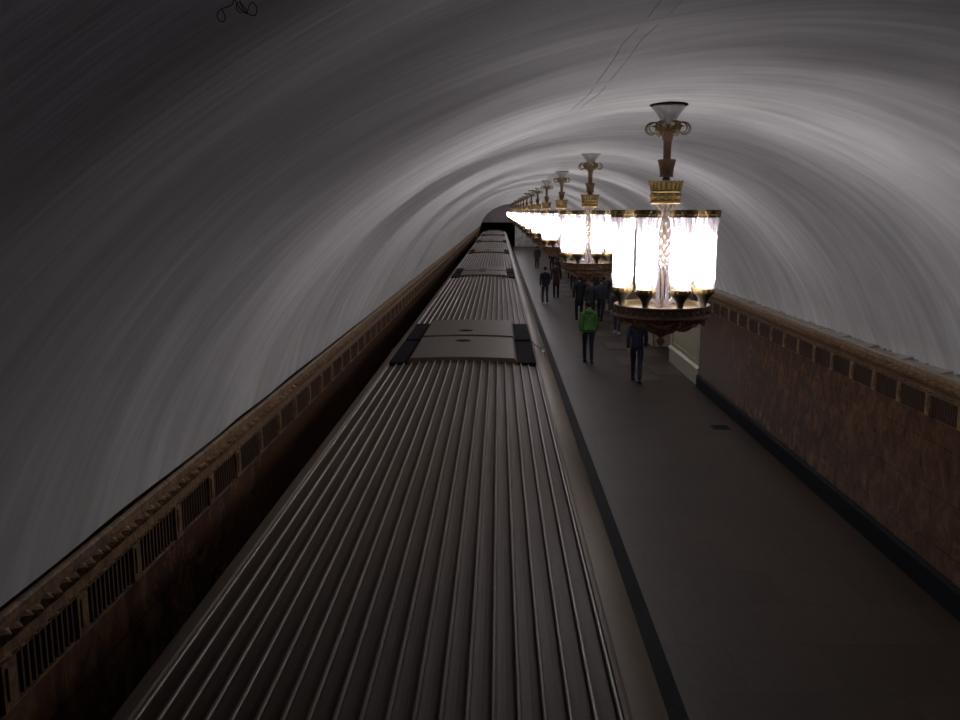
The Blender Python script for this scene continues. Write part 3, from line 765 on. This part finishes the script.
        for (l, w, h) in prof_:
            cpt = Vector((a.x, a.y, sole_z))+dd*(l*s); sd = Vector((-dd.y, dd.x, 0))
            rings.append([cpt+sd*(w*s), cpt+sd*(w*s*.9)+Vector((0,0,h*s*.7)), cpt+Vector((0,0,h*s*1.15)), cpt-sd*(w*s*.9)+Vector((0,0,h*s*.7)), cpt-sd*(w*s)])
        vv = [p for ring in rings for p in ring]
        ff = [(i*5+j, i*5+(j+1)%5, (i+1)*5+(j+1)%5, (i+1)*5+j) for i in range(5) for j in range(5)]+[(0,1,2,3,4),(29,28,27,26,25)]
        mb.add(vv, ff); mb.build('shoe', shoe, root, smooth=True)
    MB().ball(V(0,hy+.108,1.635), r(.014), 8, 6, (.9,1.3,1.5)).build('nose', 'skin', root, smooth=True)
    MB().ball(V(0,hy+.088,1.60), r(.018), 8, 6, (1.3,.45,.35)).build('mouth', 'lips', root, smooth=True)
    thing(root, label, 'person', 'people on the platform')
    return root, wr, s
A = 0.0
person(588, 362.5, .05, 1.95, .35, coat='green_cloth', legs='navy_cloth', hood=True, label='person in a bright green hooded jacket and dark trousers walking away')
person(636, 382, -.15, 1.92, .9, coat='navy_cloth', legs='navy_cloth', long=False, label='person in dark navy clothes striding on the platform below the largest chandelier', hat='navy_cloth')
person(617, 333, 2.9, 1.82, .5, coat='charcoal_cloth', legs='denim_cloth', shoe='pale_cloth', label='person with pale shoes half hidden behind the bowl of the largest chandelier')
person(545, 304, .25, 1.93, .3, coat='black_cloth', legs='charcoal_cloth', shoe='pale_cloth', label='person in a black jacket with pale shoes nearest the train, walking in a pair')
person(556, 297.5, 0, 1.96, .45, coat='maroon_cloth', legs='black_cloth', long=True, label='person in a dark maroon coat just right of the black jacket beside the train', hat='maroon_cloth')
person(537, 268.5, 0, 1.85, .2, coat='slate_cloth', legs='charcoal_cloth', long=True, label='lone person in a slate coat farthest along the platform beside the train')
person(552, 271, .3, 1.82, .3, coat='charcoal_cloth', legs='black_cloth', label='distant person in charcoal seen behind the pair beside the train')
person(558.5, 276, 3.0, 1.80, .3, coat='slate_cloth', legs='navy_cloth', hair='hair_brown', label='distant brown haired person in slate facing the viewer behind the maroon coat')
person(570, 280.5, PI, 1.78, .5, coat='black_cloth', legs='black_cloth', shoe='pale_cloth', label='small distant person in black with pale shoes left below the second chandelier')
person(579, 320, .1, 1.95, .4, coat='black_cloth', legs='black_cloth', long=True, label='tall person in a long black coat just ahead of the green jacket')
person(591, 323, 2.8, 1.85, .4, coat='charcoal_cloth', legs='black_cloth', hat='black_cloth', label='person in charcoal with black cap right ahead of the green jacket')
p12, wr12, s12 = person(600, 321, -.3, 1.88, .5, coat='slate_cloth', legs='charcoal_cloth', hair='hair_brown', label='brown haired person in a slate jacket in the crowd under the second chandelier')
person(606, 312, 3.1, 1.82, .3, coat='slate_cloth', legs='denim_cloth', label='person in slate jacket and jeans at the right edge of the crowd')
person(596, 303, .2, 1.84, .5, coat='navy_cloth', legs='black_cloth', hat='black_cloth', label='person in navy with a dark cap deep in the crowd under the second chandelier')
person(584, 309, .1, 1.86, .5, coat='charcoal_cloth', legs='navy_cloth', hair='hair_brown', label='brown haired person in charcoal between the long black coat and the crowd')
person(573, 290, 0, 1.84, .5, coat='navy_cloth', legs='charcoal_cloth', label='bare headed person in navy far ahead, left of the crowd')
person(580, 291, .2, 1.86, .4, coat='maroon_cloth', legs='navy_cloth', label='person in a short maroon jacket at the back of the crowd')
person(600, 307, 2.9, 1.84, .4, coat='black_cloth', legs='charcoal_cloth', hair='hair_brown', label='brown haired person in black at the back of the crowd, close to the pale piers')
person(564, 262, 0, 1.84, .4, coat='charcoal_cloth', legs='denim_cloth', hat='black_cloth', label='tiny distant person with black cap and jeans under the third chandelier')
# pale bags
def bag(host, wr, sg, s, m, label):
    w = wr[sg]; R = Matrix.Rotation(host.rotation_euler.z, 4, 'Z'); p = host.location+(R @ (w+Vector((0,.0,-.12*s))))
    root = empty('handbag', (p.x, p.y, p.z-.36)); root.rotation_euler = (0,0,host.rotation_euler.z)
    MB().extrude_y([(-.05,0),(.05,0),(.055,.12),(.03,.25),(-.03,.25),(-.055,.12)], -.16, .16, 2, closed=True, caps=True).build('bag_body', m, root, smooth=True)
    MB().tube([(0,.09*math.cos(t*PI/8),.245+.125*math.sin(t*PI/8)) for t in range(9)], .007, 6).build('handle', m, root, smooth=True)
    thing(root, label, 'bag')
bag(p12, wr12, 1, s12, 'pale_cloth', 'pale handbag carried by the slate jacket in the crowd')

# ------------------------------------------------------------------ light
w = bpy.data.worlds.new('world'); S.world = w; w.use_nodes = True
bg = w.node_tree.nodes['Background']; bg.inputs[0].default_value = (.16,.13,.42,1); bg.inputs[1].default_value = .14  # bluish ambient added to lift the blacks, from no source in the station
vs_ = S.view_settings; vs_.view_transform = 'Standard'; vs_.look = 'None'; vs_.gamma = 1; vs_.use_curve_mapping = False; vs_.exposure = 0
S.cycles.max_bounces = 6; S.cycles.diffuse_bounces = 3; S.cycles.transparent_max_bounces = 12; S.cycles.sample_clamp_indirect = 4
